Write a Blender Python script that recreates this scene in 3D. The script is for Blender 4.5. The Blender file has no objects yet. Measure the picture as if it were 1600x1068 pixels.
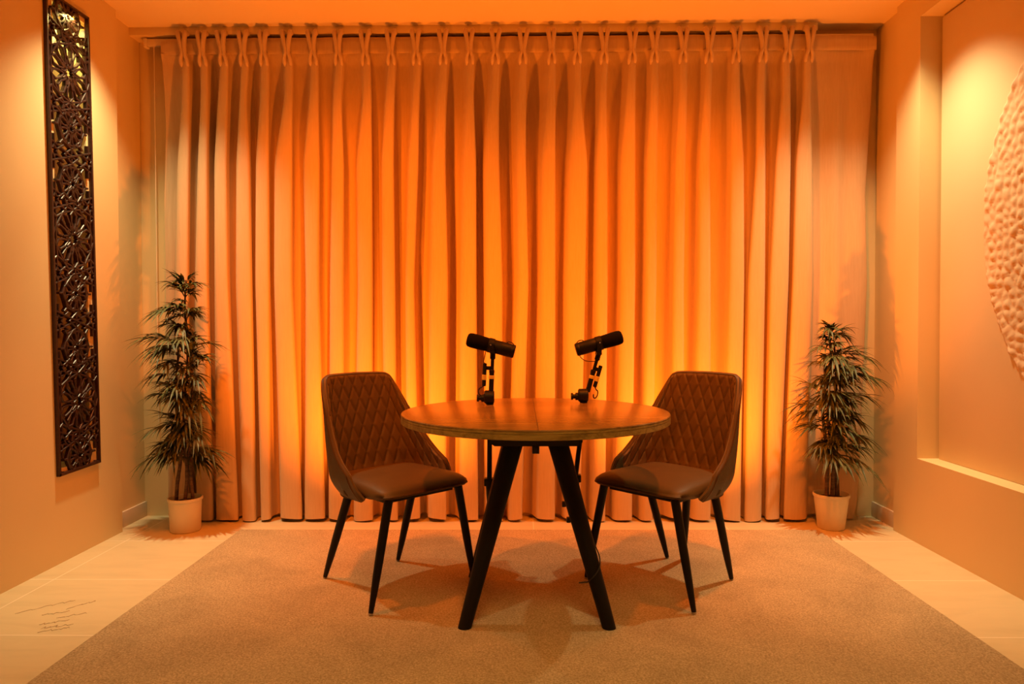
import bpy, bmesh, math, random
import numpy as np
from mathutils import Vector, Matrix
PI = math.pi
R = math.radians
random.seed(7)
sc = bpy.context.scene
col = sc.collection

# ------------------------------------------------------------------ helpers
def new_obj(name, verts, faces, m=None, parent=None, smooth=True, mats=None, fm=None):
    me = bpy.data.meshes.new(name)
    me.from_pydata([tuple(v) for v in verts], [], [tuple(f) for f in faces])
    o = bpy.data.objects.new(name, me)
    col.objects.link(o)
    for mm in (mats or ([m] if m else [])):
        me.materials.append(mm)
    if fm:
        for p, k in zip(me.polygons, fm):
            p.material_index = k
    if smooth:
        for p in me.polygons:
            p.use_smooth = True
    me.validate(); me.update()
    if parent: o.parent = parent
    return o

def from_bm(name, bm, m, parent=None, smooth=True, angle=None):
    me = bpy.data.meshes.new(name)
    bm.normal_update()
    bm.to_mesh(me); bm.free()
    o = bpy.data.objects.new(name, me)
    col.objects.link(o)
    me.materials.append(m)
    if smooth:
        for p in me.polygons: p.use_smooth = True
        if angle is not None:
            me.set_sharp_from_angle(angle=R(angle))
    if parent: o.parent = parent
    return o

def empty(name, loc=(0, 0, 0), rz=0.0):
    o = bpy.data.objects.new(name, None)
    o.empty_display_size = 0.1
    o.location = loc; o.rotation_euler = (0, 0, rz)
    col.objects.link(o)
    return o

def tag(o, label=None, cat=None, group=None, kind=None):
    if label: o['label'] = label
    if cat: o['category'] = cat
    if group: o['group'] = group
    if kind: o['kind'] = kind
    return o

def bm_box(bm, x0, x1, y0, y1, z0, z1, bev=0.0, seg=2):
    r = bmesh.ops.create_cube(bm, size=1.0)
    vs = r['verts']
    for v in vs:
        v.co = Vector(((x0 + x1) / 2 + v.co.x * (x1 - x0), (y0 + y1) / 2 + v.co.y * (y1 - y0), (z0 + z1) / 2 + v.co.z * (z1 - z0)))
    if bev > 0:
        es = list({e for v in vs for e in v.link_edges})
        bmesh.ops.bevel(bm, geom=es, offset=bev, segments=seg, profile=0.6, affect='EDGES')

def frame_of(d):
    d = d.normalized()
    u = Vector((0, 0, 1)) if abs(d.z) < 0.95 else Vector((1, 0, 0))
    a = d.cross(u).normalized(); b = d.cross(a).normalized()
    return a, b

def bm_tube(bm, pts, radii, n=12, caps=True, squash=1.0):
    pts = [Vector(p) for p in pts]
    if not hasattr(radii, '__len__'): radii = [radii] * len(pts)
    rings = []
    a = None
    for i, p in enumerate(pts):
        d = (pts[min(i + 1, len(pts) - 1)] - pts[max(i - 1, 0)])
        if a is None:
            a, b = frame_of(d)
        else:
            dn = d.normalized()
            a = (a - dn * a.dot(dn)).normalized(); b = dn.cross(a).normalized()
        rings.append([bm.verts.new(p + a * math.cos(2 * PI * k / n) * radii[i] + b * math.sin(2 * PI * k / n) * radii[i] * squash) for k in range(n)])
    for i in range(len(rings) - 1):
        for k in range(n):
            bm.faces.new((rings[i][k], rings[i][(k + 1) % n], rings[i + 1][(k + 1) % n], rings[i + 1][k]))
    if caps:
        bm.faces.new(rings[0][::-1]); bm.faces.new(rings[-1])
    bmesh.ops.recalc_face_normals(bm, faces=bm.faces[:])

def bm_lathe(bm, prof, n=32, M=None, close=False):
    """prof: list of (r, z) along local z; M maps to place."""
    M = M or Matrix.Identity(4)
    rings = []
    for r, z in prof:
        if r < 1e-6:
            rings.append([bm.verts.new(M @ Vector((0, 0, z)))])
        else:
            rings.append([bm.verts.new(M @ Vector((r * math.cos(2 * PI * k / n), r * math.sin(2 * PI * k / n), z))) for k in range(n)])
    for A, B in zip(rings, rings[1:]):
        for k in range(n):
            k2 = (k + 1) % n
            if len(A) == 1 and len(B) == 1: continue
            if len(A) == 1: bm.faces.new((A[0], B[k2], B[k]))
            elif len(B) == 1: bm.faces.new((A[k], A[k2], B[0]))
            else: bm.faces.new((A[k], A[k2], B[k2], B[k]))
    bmesh.ops.recalc_face_normals(bm, faces=bm.faces[:])

def axis_matrix(p, d):
    d = Vector(d).normalized()
    a, b = frame_of(d)
    M = Matrix((a, b, d)).transposed().to_4x4()
    M.translation = Vector(p)
    return M

def tube_obj(name, pts, radii, m, parent=None, n=12, angle=50):
    bm = bmesh.new(); bm_tube(bm, pts, radii, n)
    return from_bm(name, bm, m, parent, True, angle)

def cyl_obj(name, p0, p1, r, m, parent=None, n=24, bev=0.002):
    p0 = Vector(p0); p1 = Vector(p1); L = (p1 - p0).length
    bm = bmesh.new()
    bm_lathe(bm, [(0, 0), (r - bev, 0), (r, bev), (r, L - bev), (r - bev, L), (0, L)], n, axis_matrix(p0, p1 - p0))
    return from_bm(name, bm, m, parent, True, 40)

def catmull(pts, k):
    pts = np.array(pts, float)
    P = np.vstack([2 * pts[0] - pts[1], pts, 2 * pts[-1] - pts[-2]])
    out = []
    t = np.linspace(0, 1, k, endpoint=False)[:, None]
    for i in range(1, len(P) - 2):
        p0, p1, p2, p3 = P[i - 1], P[i], P[i + 1], P[i + 2]
        out.append(0.5 * (2 * p1 + (p2 - p0) * t + (2 * p0 - 5 * p1 + 4 * p2 - p3) * t ** 2 + (3 * p1 - p0 - 3 * p2 + p3) * t ** 3))
    out.append(pts[-1:])
    return np.vstack(out)

def sstep(a, b, x):
    t = np.clip((x - a) / (b - a), 0, 1)
    return t * t * (3 - 2 * t)

# ------------------------------------------------------------------ materials
class NT:
    def __init__(s, name, base=(0.5, 0.5, 0.5), rough=0.5, spec=0.5, metal=0.0):
        s.m = bpy.data.materials.new(name); s.m.use_nodes = True
        s.t = s.m.node_tree; s.n = s.t.nodes; s.l = s.t.links
        s.b = s.n['Principled BSDF']
        s.b.inputs['Base Color'].default_value = (*base, 1)
        s.b.inputs['Roughness'].default_value = rough
        s.b.inputs['Specular IOR Level'].default_value = spec
        s.b.inputs['Metallic'].default_value = metal
    def node(s, typ, **kw):
        n = s.n.new(typ)
        for k, v in kw.items():
            if k in n.inputs: n.inputs[k].default_value = v
            else: setattr(n, k, v)
        return n
    def coord(s, scale=(1, 1, 1), out='Object'):
        tc = s.node('ShaderNodeTexCoord'); mp = s.node('ShaderNodeMapping')
        mp.inputs['Scale'].default_value = scale
        s.l.new(tc.outputs[out], mp.inputs['Vector'])
        return mp.outputs['Vector']
    def noise(s, vec, scale, detail=4, rough=0.55, dist=0.0):
        n = s.node('ShaderNodeTexNoise')
        n.inputs['Scale'].default_value = scale; n.inputs['Detail'].default_value = detail
        n.inputs['Roughness'].default_value = rough; n.inputs['Distortion'].default_value = dist
        s.l.new(vec, n.inputs['Vector'])
        return n.outputs['Fac']
    def ramp(s, fac, stops):
        r = s.node('ShaderNodeValToRGB'); e = r.color_ramp.elements
        e[0].position, e[0].color = stops[0][0], (*stops[0][1], 1)
        e[1].position, e[1].color = stops[-1][0], (*stops[-1][1], 1)
        for p, c in stops[1:-1]:
            x = e.new(p); x.color = (*c, 1)
        s.l.new(fac, r.inputs['Fac'])
        return r.outputs['Color']
    def bump(s, h, strength, dist=0.01):
        b = s.node('ShaderNodeBump'); b.inputs['Strength'].default_value = strength; b.inputs['Distance'].default_value = dist
        s.l.new(h, b.inputs['Height']); s.l.new(b.outputs['Normal'], s.b.inputs['Normal'])
        return b
    def col(s, c): s.l.new(c, s.b.inputs['Base Color'])

def plaster(name, c1, c2):
    t = NT(name, c1, 0.75, 0.25)
    v = t.coord()
    t.col(t.ramp(t.noise(v, 1.3, 3), [(0.3, c1), (0.7, c2)]))
    t.bump(t.noise(v, 90, 3), 0.05, 0.003)
    return t.m
M_wall = plaster('cream wall paint', (0.74, 0.60, 0.34), (0.70, 0.57, 0.32))
M_ceil = plaster('ceiling paint', (0.80, 0.67, 0.44), (0.77, 0.64, 0.42))
M_niche = plaster('niche panel paint', (0.76, 0.63, 0.42), (0.72, 0.59, 0.39))

# tiled floor: pale limestone tiles with thin light grout lines
t = NT('stone floor tile', (0.6, 0.5, 0.38), 0.38, 0.45)
v = t.coord()
tile = t.ramp(t.noise(t.coord((1.2, 5, 1)), 2.2, 6, 0.6, 0.6), [(0.25, (0.58, 0.50, 0.32)), (0.55, (0.66, 0.57, 0.37)), (0.8, (0.62, 0.53, 0.345))])
sx = t.node('ShaderNodeSeparateXYZ'); t.l.new(v, sx.inputs[0])
def grout(out, off, period, w):
    a = t.node('ShaderNodeMath', operation='ADD'); a.inputs[1].default_value = off + 50 * period; t.l.new(out, a.inputs[0])
    d = t.node('ShaderNodeMath', operation='DIVIDE'); d.inputs[1].default_value = period; t.l.new(a.outputs[0], d.inputs[0])
    f = t.node('ShaderNodeMath', operation='FRACT'); t.l.new(d.outputs[0], f.inputs[0])
    c = t.node('ShaderNodeMath', operation='LESS_THAN'); c.inputs[1].default_value = w / period; t.l.new(f.outputs[0], c.inputs[0])
    return c.outputs[0]
gx = grout(sx.outputs['X'], 2.003, 1.035, 0.005)
gy = grout(sx.outputs['Y'], -2.408, 0.545, 0.005)
mx = t.node('ShaderNodeMath', operation='MAXIMUM'); t.l.new(gx, mx.inputs[0]); t.l.new(gy, mx.inputs[1])
mix = t.node('ShaderNodeMix', data_type='RGBA')
t.l.new(mx.outputs[0], mix.inputs[0]); t.l.new(tile, mix.inputs[6]); mix.inputs[7].default_value = (0.85, 0.76, 0.6, 1)
t.col(mix.outputs[2])
M_floor = t.m
M_skirt = plaster('stone skirting tile', (0.68, 0.58, 0.45), (0.62, 0.53, 0.41))

# cut-pile rug
t = NT('beige cut pile', (0.4, 0.3, 0.2), 0.95, 0.1)
v = t.coord()
fine = t.noise(v, 150, 5, 0.75)
c1 = t.ramp(fine, [(0.32, (0.29, 0.215, 0.12)), (0.52, (0.53, 0.425, 0.265)), (0.7, (0.78, 0.66, 0.44))])
big = t.ramp(t.noise(v, 3.0, 5, 0.65, 0.8), [(0.3, (0.80, 0.78, 0.76)), (0.7, (1.08, 1.06, 1.04))])
mul = t.node('ShaderNodeMix', data_type='RGBA', blend_type='MULTIPLY'); mul.inputs[0].default_value = 1
t.l.new(c1, mul.inputs[6]); t.l.new(big, mul.inputs[7]); t.col(mul.outputs[2])
t.bump(fine, 0.7, 0.008)
t.b.inputs['Sheen Weight'].default_value = 0.15
M_rug = t.m

# velvet curtain
t = NT('tan curtain cloth', (0.52, 0.36, 0.2), 0.85, 0.15)
v = t.coord((60, 60, 14))
t.col(t.ramp(t.noise(t.coord((40, 40, 3)), 3, 4), [(0.3, (0.56, 0.42, 0.27)), (0.7, (0.61, 0.46, 0.30))]))
t.bump(t.noise(t.coord(), 420, 2), 0.12, 0.002)
t.b.inputs['Sheen Weight'].default_value = 0.2
t.b.inputs['Sheen Tint'].default_value = (1, .8, .55, 1)
M_curt = t.m
M_rail = NT('white plastic rail', (0.75, 0.66, 0.52), 0.4).m
M_cord = NT('white cord', (0.75, 0.68, 0.55), 0.7).m

# brown leather
def leather(name, a, b, rough):
    t = NT(name, a, rough + .06, 0.32)
    v = t.coord()
    t.col(t.ramp(t.noise(v, 6, 4), [(0.3, a), (0.7, b)]))
    vo = t.node('ShaderNodeTexVoronoi'); vo.inputs['Scale'].default_value = 420; t.l.new(v, vo.inputs['Vector'])
    t.bump(vo.outputs['Distance'], 0.12, 0.002)
    return t.m
M_leather = leather('brown quilted leather', (0.098, 0.060, 0.019), (0.120, 0.073, 0.023), 0.42)
M_leather_out = leather('dark brown shell leather', (0.055, 0.033, 0.012), (0.068, 0.041, 0.015), 0.40)
M_leg = NT('black chair leg lacquer', (0.005, 0.004, 0.0035), 0.45, 0.25).m
M_foot = NT('grey foot glide', (0.35, 0.3, 0.25), 0.5).m

# table wood
def wood(name, dark, mid, light, rough):
    t = NT(name, mid, rough, 0.5)
    v = t.coord((1.2, 14, 14))
    n1 = t.noise(v, 2.2, 7, 0.62, 1.2)
    n2 = t.noise(t.coord((4, 120, 60)), 2.0, 3, 0.5)
    ad = t.node('ShaderNodeMath', operation='MULTIPLY_ADD'); ad.inputs[1].default_value = 0.35
    t.l.new(n2, ad.inputs[0]); t.l.new(n1, ad.inputs[2])
    t.col(t.ramp(ad.outputs[0], [(0.48, dark), (0.66, mid), (0.85, light)]))
    t.bump(n2, 0.05, 0.002)
    return t
M_wood = wood('oak veneer', (0.13, 0.066, 0.014), (0.23, 0.125, 0.030), (0.33, 0.19, 0.052), 0.24).m
M_wood_edge = wood('oak edge band', (0.15, 0.10, 0.025), (0.28, 0.195, 0.055), (0.40, 0.29, 0.09), 0.35).m
M_wood_dark = NT('dark seam', (0.09, 0.045, 0.012), 0.5).m
M_black = NT('black powder coat', (0.006, 0.005, 0.005), 0.45, 0.35).m
t = NT('black painted table leg', (0.005, 0.004, 0.004), 0.55, 0.22)
t.bump(t.noise(t.coord((40, 40, 3)), 6, 3), 0.05, 0.002); M_tleg = t.m
M_plastic = NT('black microphone shell', (0.005, 0.005, 0.005), 0.50, 0.30).m
t = NT('black foam', (0.008, 0.007, 0.008), 0.95, 0.1)
t.bump(t.noise(t.coord(), 500, 2), 0.5, 0.003); M_foam = t.m
M_brass = NT('yellow brass ring', (0.85, 0.66, 0.16), 0.38, 0.5, 0.15).m
M_cable = NT('black cable rubber', (0.012, 0.01, 0.012), 0.5).m
M_screw = NT('steel screw', (0.6, 0.6, 0.6), 0.3, 0.5, 1.0).m

# carved screen
t = NT('dark brown lacquered wood', (0.035, 0.013, 0.009), 0.36, 0.45)
t.col(t.ramp(t.noise(t.coord((1, 1, 8)), 12, 4), [(0.3, (0.030, 0.011, 0.008)), (0.7, (0.045, 0.017, 0.012))])); M_screen = t.m

# pot, soil, plant
t = NT('off white pot', (0.72, 0.66, 0.52), 0.42, 0.4)
t.col(t.ramp(t.noise(t.coord(), 5, 3), [(0.3, (0.70, 0.63, 0.48)), (0.7, (0.76, 0.69, 0.54))])); M_pot = t.m
t = NT('dark soil', (0.05, 0.03, 0.02), 0.95, 0.1)
t.bump(t.noise(t.coord(), 120, 3), 0.8, 0.01); M_soil = t.m
t = NT('brown cane', (0.10, 0.055, 0.03), 0.6, 0.3)
t.col(t.ramp(t.noise(t.coord((1, 1, 12)), 8, 3), [(0.35, (0.055, 0.03, 0.018)), (0.65, (0.16, 0.09, 0.045))])); M_cane = t.m
def leafmat(name, a, b, c):
    t = NT(name, a, 0.5, 0.35)
    t.col(t.ramp(t.noise(t.coord(), 22, 3), [(0.28, a), (0.5, b), (0.75, c)]))
    return t.m
M_leaf = leafmat('olive green leaf', (0.032, 0.042, 0.012), (0.07, 0.082, 0.024), (0.16, 0.16, 0.055))

# carved plaster disc
t = NT('dimpled plaster', (0.74, 0.60, 0.42), 0.7, 0.3)
M_disc = t.m
M_mark = NT('faint brown mark', (0.42, 0.32, 0.19), 0.8).m

# ------------------------------------------------------------------ room shell
XL, XLB, YLS = -2.107, -2.158, 3.658       # left wall, its set-back strip, where it steps
XR, XRB, YRS = 1.9676, 2.003, 3.694
YB, YF, ZC = 3.975, -1.6, 2.737

def quad(vs, fs, a, b, c, d):
    k = len(vs); vs += [a, b, c, d]; fs.append((k, k + 1, k + 2, k + 3))

def side_wall(name, x, xs, ys, hy0, hy1, hz0, hz1, depth, sgn, label):
    """plane at x with one rectangular recess going away from the room by depth, and a set-back strip at the far end"""
    vs, fs = [], []
    H = ZC
    def pl(y0, y1, z0, z1): quad(vs, fs, (x, y0, z0), (x, y1, z0), (x, y1, z1), (x, y0, z1))
    pl(YF, hy0, 0, H); pl(hy1, ys, 0, H); pl(hy0, hy1, 0, hz0); pl(hy0, hy1, hz1, H)
    xb = x + sgn * depth
    quad(vs, fs, (x, hy0, hz0), (xb, hy0, hz0), (xb, hy0, hz1), (x, hy0, hz1))
    quad(vs, fs, (x, hy1, hz0), (xb, hy1, hz0), (xb, hy1, hz1), (x, hy1, hz1))
    quad(vs, fs, (x, hy0, hz0), (xb, hy0, hz0), (xb, hy1, hz0), (x, hy1, hz0))
    quad(vs, fs, (x, hy0, hz1), (xb, hy0, hz1), (xb, hy1, hz1), (x, hy1, hz1))
    quad(vs, fs, (xb, hy0, hz0), (xb, hy1, hz0), (xb, hy1, hz1), (xb, hy0, hz1))
    quad(vs, fs, (x, ys, 0), (xs, ys, 0), (xs, ys, H), (x, ys, H))
    quad(vs, fs, (xs, ys, 0), (xs, YB, 0), (xs, YB, H), (xs, ys, H))
    o = new_obj(name, vs, fs, M_wall, smooth=False)
    bm = bmesh.new(); bm.from_mesh(o.data); bmesh.ops.remove_doubles(bm, verts=bm.verts, dist=1e-5); bm.to_mesh(o.data); bm.free()
    return tag(o, label, None, None, 'structure')

SY0, SY1, SZ0, SZ1 = 3.115, 3.428, 0.405, 2.583      # carved screen outline on the left wall
side_wall('wall_left', XL, XLB, YLS, SY0 + .04, SY1 - .04, SZ0 + .03, SZ1 - .03, 0.09, -1, 'cream left wall with a tall slot behind the carved screen')
NY0, NY1, NZ0, NZ1 = 0.86, 3.48, 0.42, 2.594
side_wall('wall_right', XR, XRB, YRS, NY0, NY1, NZ0, NZ1, 0.112, 1, 'cream right wall with a wide shallow recess')
def plane_struct(name, a, b, c, d, m, label):
    return tag(new_obj(name, [a, b, c, d], [(0, 1, 2, 3)], m, smooth=False), label, None, None, 'structure')
plane_struct('wall_back', (XLB, YB, 0), (XRB, YB, 0), (XRB, YB, ZC), (XLB, YB, ZC), M_wall, 'back wall behind the curtain')
plane_struct('wall_front', (XL, YF, 0), (XR, YF, 0), (XR, YF, ZC), (XL, YF, ZC), M_wall, 'wall opposite the curtain')
plane_struct('floor', (XLB - .1, YF, 0), (XRB + .1, YF, 0), (XRB + .1, YB, 0), (XLB - .1, YB, 0), M_floor, 'pale stone tile floor')
plane_struct('ceiling', (XLB - .1, YF, ZC), (XRB + .1, YF, ZC), (XRB + .1, YB, ZC), (XLB - .1, YB, ZC), M_ceil, 'plain painted ceiling')
bm = bmesh.new(); bm_box(bm, XLB, XLB + .012, YLS, YB - .002, 0, .085, .002)
tag(from_bm('baseboard_left', bm, M_skirt, None, True, 40), 'stone skirting tile at the foot of the left corner', None, None, 'structure')
bm = bmesh.new(); bm_box(bm, XRB - .012, XRB, YRS, YB - .002, 0, .085, .002)
tag(from_bm('baseboard_right', bm, M_skirt, None, True, 40), 'stone skirting tile at the foot of the right corner', None, None, 'structure')
# raised panel lining the recess, leaving a thin shadow gap to its jamb
bm = bmesh.new(); bm_box(bm, XR + .098, XR + .1119, NY0 + .014, NY1 - .014, NZ0 + .001, NZ1 - .014, .002)
tag(from_bm('trim_1', bm, M_niche, None, True, 40), 'smooth cream panel lining the right wall recess', None, None, 'structure')

bm = bmesh.new(); bm_box(bm, XLB, 1.63, 3.868, YB, 2.694, ZC, .002)
tag(from_bm('trim_2', bm, M_wall, None, True, 40), 'plaster strip under the ceiling above the curtain heading', None, None, 'structure')

# rug
bm = bmesh.new(); bm_box(bm, -1.482, 1.5596, -0.9, 3.664, 0.0, 0.012, .005, 3)
tag(from_bm('rug', bm, M_rug, None, True, 40), 'large beige cut pile rug on the tile floor under the table', 'rug')

# ------------------------------------------------------------------ curtain
PINCH = [-1.836, -1.734, -1.621, -1.509, -1.398, -1.268, -1.127, -0.989, -0.841, -0.701, -0.563, -0.416, -0.271, -0.131, 0.019, 0.176, 0.315, 0.461, 0.613, 0.733, 0.889, 1.029, 1.176, 1.322, 1.452, 1.571]
ROW_A = (2.337, [(-1.86, -1.814), (-1.758, -1.712), (-1.663, -1.603), (-1.543, -1.501), (-1.43, -1.377), (-1.296, -1.247), (-1.159, -1.103), (-1.029, -0.976), (-0.864, -0.811), (-0.741, -0.685), (-0.59, -0.548), (-0.457, -0.401), (-0.296, -0.251), (-0.17, -0.114), (-0.02, 0.036), (0.144, 0.196), (0.291, 0.336), (0.427, 0.475), (0.573, 0.632), (0.705, 0.757), (0.861, 0.913), (0.997, 1.045), (1.143, 1.202), (1.292, 1.344), (1.43, 1.482), (1.544, 1.593)])
ROW_B = (1.990, [(-1.893, -1.822), (-1.78, -1.719), (-1.688, -1.613), (-1.568, -1.486), (-1.458, -1.38), (-1.356, -1.25), (-1.197, -1.099), (-1.039, -0.965), (-0.905, -0.81), (-0.764, -0.691), (-0.617, -0.554), (-0.483, -0.406), (-0.315, -0.238), (-0.199, -0.112), (-0.024, 0.035), (0.112, 0.196), (0.259, 0.371), (0.409, 0.479), (0.542, 0.632), (0.684, 0.751), (0.841, 0.907), (0.97, 1.039), (1.144, 1.224), (1.29, 1.349), (1.397, 1.487), (1.508, 1.602)])
ROW_C = (1.326, [(-1.915, -1.837), (-1.805, -1.727), (-1.695, -1.613), (-1.578, -1.482), (-1.468, -1.383), (-1.365, -1.256), (-1.189, -1.107), (-1.054, -0.97), (-0.899, -0.811), (-0.765, -0.687), (-0.635, -0.582), (-0.501, -0.395), (-0.332, -0.24), (-0.195, -0.096), (-0.019, 0.048), (0.107, 0.195), (0.244, 0.36), (0.405, 0.482), (0.542, 0.633), (0.678, 0.748), (0.828, 0.898), (0.964, 1.045), (1.135, 1.229), (1.25, 1.351), (1.369, 1.48), (1.494, 1.609)])
ROW_D = (0.091, [(-1.944, -1.851), (-1.812, -1.712), (-1.701, -1.569), (-1.555, -1.473), (-1.448, -1.388), (-1.341, -1.213), (-1.206, -1.085), (-1.071, -0.975), (-0.932, -0.819), (-0.755, -0.681), (-0.634, -0.556), (-0.517, -0.411), (-0.34, -0.234), (-0.199, -0.1), (-0.072, 0.01), (0.084, 0.19), (0.235, 0.331), (0.39, 0.468), (0.51, 0.616), (0.658, 0.728), (0.816, 0.904), (0.939, 1.048), (1.108, 1.213), (1.237, 1.336), (1.353, 1.434), (1.451, 1.584)])
YC = 3.835           # front of the folds
Z_TOP, Z_SEAM, Z_HEM = 2.672, 2.587, 0.016
pin = np.array(PINCH)
zk = np.array([0.0, ROW_D[0], ROW_C[0], ROW_B[0], ROW_A[0], 2.53, 2.587])
Lk = np.array([[p[0] for p in r[1]] for r in (ROW_D, ROW_D, ROW_C, ROW_B, ROW_A)] + [list(pin - .022), list(pin - .012)])
Rk = np.array([[p[1] for p in r[1]] for r in (ROW_D, ROW_D, ROW_C, ROW_B, ROW_A)] + [list(pin + .022), list(pin + .012)])
zs = np.concatenate([np.linspace(Z_HEM, 2.2, 70, endpoint=False), np.linspace(2.2, Z_SEAM, 26)])
def smooth_rows(K):
    zf = np.linspace(0, 2.587, 400)
    out = np.zeros((len(zs), K.shape[1]))
    ker = np.exp(-np.linspace(-2, 2, 31) ** 2); ker /= ker.sum()
    for i in range(K.shape[1]):
        f = np.interp(zf, zk, K[:, i])
        fp = np.concatenate([np.full(15, f[0]), f, f[-1] + (f[-1] - f[-2]) * np.arange(1, 16)])
        g = np.convolve(fp, ker, 'valid')
        w = sstep(2.40, 2.52, zf)
        out[:, i] = np.interp(zs, zf, g * (1 - w) + f * w)
    return out
Lz, Rz = smooth_rows(Lk), smooth_rows(Rk)
Dz = np.interp(zs, [0, 1.3, 2.0, 2.35, 2.53, 2.587], [.122, .120, .112, .096, .070, .040])
edgeR = np.interp(zs, [0.04, .09, .4, .9, 1.32, 1.81, 2.33, 2.6], [1.868, 1.880, 1.899, 1.913, 1.928, 1.914, 1.938, 1.942])
edgeL = np.interp(zs, [0.04, 1.8, 2.2, 2.6], [-1.985, -1.985, -1.968, -1.975])
rng = np.random.RandomState(3)
jit = rng.uniform(-1, 1, (26, 4))
K = 5
rows = []
for j, z in enumerate(zs):
    D = Dz[j]; c = []
    flat = sstep(2.2, 2.55, z)
    c.append((edgeL[j], .55 * D)); c.append((edgeL[j] + .03, .5 * D + .01))
    for i in range(26):
        L, Rr = Lz[j, i], Rz[j, i]; w = Rr - L
        gl = L - (Rz[j, i - 1] if i else edgeL[j] + .03)
        gr = (Lz[j, i + 1] if i < 25 else 1.66) - Rr
        Di = D * (1 + .12 * jit[i, 0])
        ov = .13 * w * (1 - flat)
        soft_l = (L - min(.30 * max(gl, .012), .028), .80 * Di)
        soft_r = (Rr + min(.30 * max(gr, .012), .028), .80 * Di)
        if i < 23:
            c += [soft_l, (L + .02 * w, .26 * Di), (L + .22 * w, .05 * Di), (L + (.60 + .1 * jit[i, 1]) * w, 0.0), (Rr - .01 * w, .10 * Di), (Rr - ov, .6 * Di), (Rr + .18 * max(gr, .012) - ov * .3, Di)]
        else:
            c += [(L - .18 * max(gl, .012) + ov * .3, Di), (L + ov, .6 * Di), (L + .01 * w, .10 * Di), (L + (.40 + .1 * jit[i, 1]) * w, 0.0), (L + .78 * w, .05 * Di), (Rr - .02 * w, .26 * Di), soft_r]
    e = edgeR[j]; b = Rz[j, 25]
    ww = (1 - .5 * flat)
    c += [(b + .25 * (e - b), .78 * D * ww + .02 * flat), (b + .45 * (e - b), .52 * D * ww + .03 * flat), (b + .62 * (e - b), .60 * D * ww + .03 * flat), (b + .82 * (e - b), .42 * D * ww + .03 * flat), (e - .012, .40 * D + .01), (e, .62 * D + .01)]
    rows.append(catmull(c, K))
rows = np.array(rows)
nz, nx = rows.shape[:2]
hemw = .006 * np.sin(rows[0, :, 0] * 9.0) + .004 * np.sin(rows[0, :, 0] * 23 + 1) - .02 * (YC + .05 - YC - rows[0, :, 1])
verts, faces = [], []
for j in range(nz):
    k = max(0, 1 - (zs[j] - Z_HEM) / .2)
    for i in range(nx):
        verts.append((rows[j, i, 0], YC + rows[j, i, 1], zs[j] + hemw[i] * k))
for j in range(nz - 1):
    for i in range(nx - 1):
        a = j * nx + i
        faces.append((a, a + 1, a + nx + 1, a + nx))
curtain = empty('curtain', (0, YC, Z_HEM))
Vc = Vector((0, YC, Z_HEM))
def loc(vs): return [tuple(Vector(v) - Vc) for v in vs]
tag(curtain, 'floor length tan pleated curtain hung across the whole back wall', 'curtain')
drape = new_obj('drape', loc(verts), faces, M_curt, curtain)
# stitched heading band above the seam
top = rows[-1]
xs = np.linspace(-1.978, 1.945, 260)
prof = np.interp(xs, top[:, 0], top[:, 1])
prof = np.convolve(np.concatenate([np.full(4, prof[0]), prof, np.full(4, prof[-1])]), np.ones(9) / 9, 'valid')
hv, hf = [], []
hz = [Z_SEAM - .004, Z_SEAM, Z_SEAM + .02, 2.64, Z_TOP - .004, Z_TOP, Z_TOP - .003, 2.62]
hy = [0.0005, -.003, -.004, -.004, -.003, 0.001, .004, .004]
for zz, yy in zip(hz, hy):
    for x, p in zip(xs, prof):
        sag = 0.0
        if x < -1.84: sag = -.012 * (1 - (x + 1.978) / .138)
        if x > 1.60: sag = -.006 - .012 * max(0, (x - 1.85) / .1) ** 2
        wav = .004 * math.sin(x * 31) + .003 * math.sin(x * 57 + 1)
        hv.append((x, YC + .030 + yy + wav * .6 + (p - .030) * .25, zz + sag * sstep(Z_SEAM, Z_TOP, zz)))
nh = len(xs)
for j in range(len(hz) - 1):
    for i in range(nh - 1):
        hf.append((j * nh + i, j * nh + i + 1, (j + 1) * nh + i + 1, (j + 1) * nh + i))
new_obj('heading_band', loc(hv), hf, M_curt, curtain)
# pinched two-finger pleats
for i, x in enumerate(PINCH):
    rr = random.Random(i)
    bm = bmesh.new()
    lean = .010 * (1 - i / 25) - .004 + rr.uniform(-.004, .004)
    for s in (-1, 1):
        sp = rr.uniform(.017, .024)
        wpt = [(x - lean + s * sp, YC + .022, 2.693 + rr.uniform(-.003, .003)), (x - lean + s * sp, YC + .002, 2.692), (x - lean * .8 + s * sp * .85, YC - .010, 2.672),
               (x - lean * .3 + s * sp * .45, YC - .012, 2.622), (x + s * .007, YC - .009, 2.584), (x + s * .010, YC - .011, 2.566),
               (x + s * .0150, YC - .006, 2.550), (x + s * .0165, YC + .001, 2.530), (x + s * .015, YC + .014, 2.508)]
        cp = catmull(wpt, 4)
        bm_tube(bm, loc([tuple(p) for p in cp]), list(np.interp(np.linspace(0, 1, len(cp)), [0, .2, .5, .62, .75, .9, 1], [.0110, .0125, .0110, .0095, .0100, .0105, .006])), 12, squash=1.25)
    from_bm('pinch_pleat', bm, M_curt, curtain, True)

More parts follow.
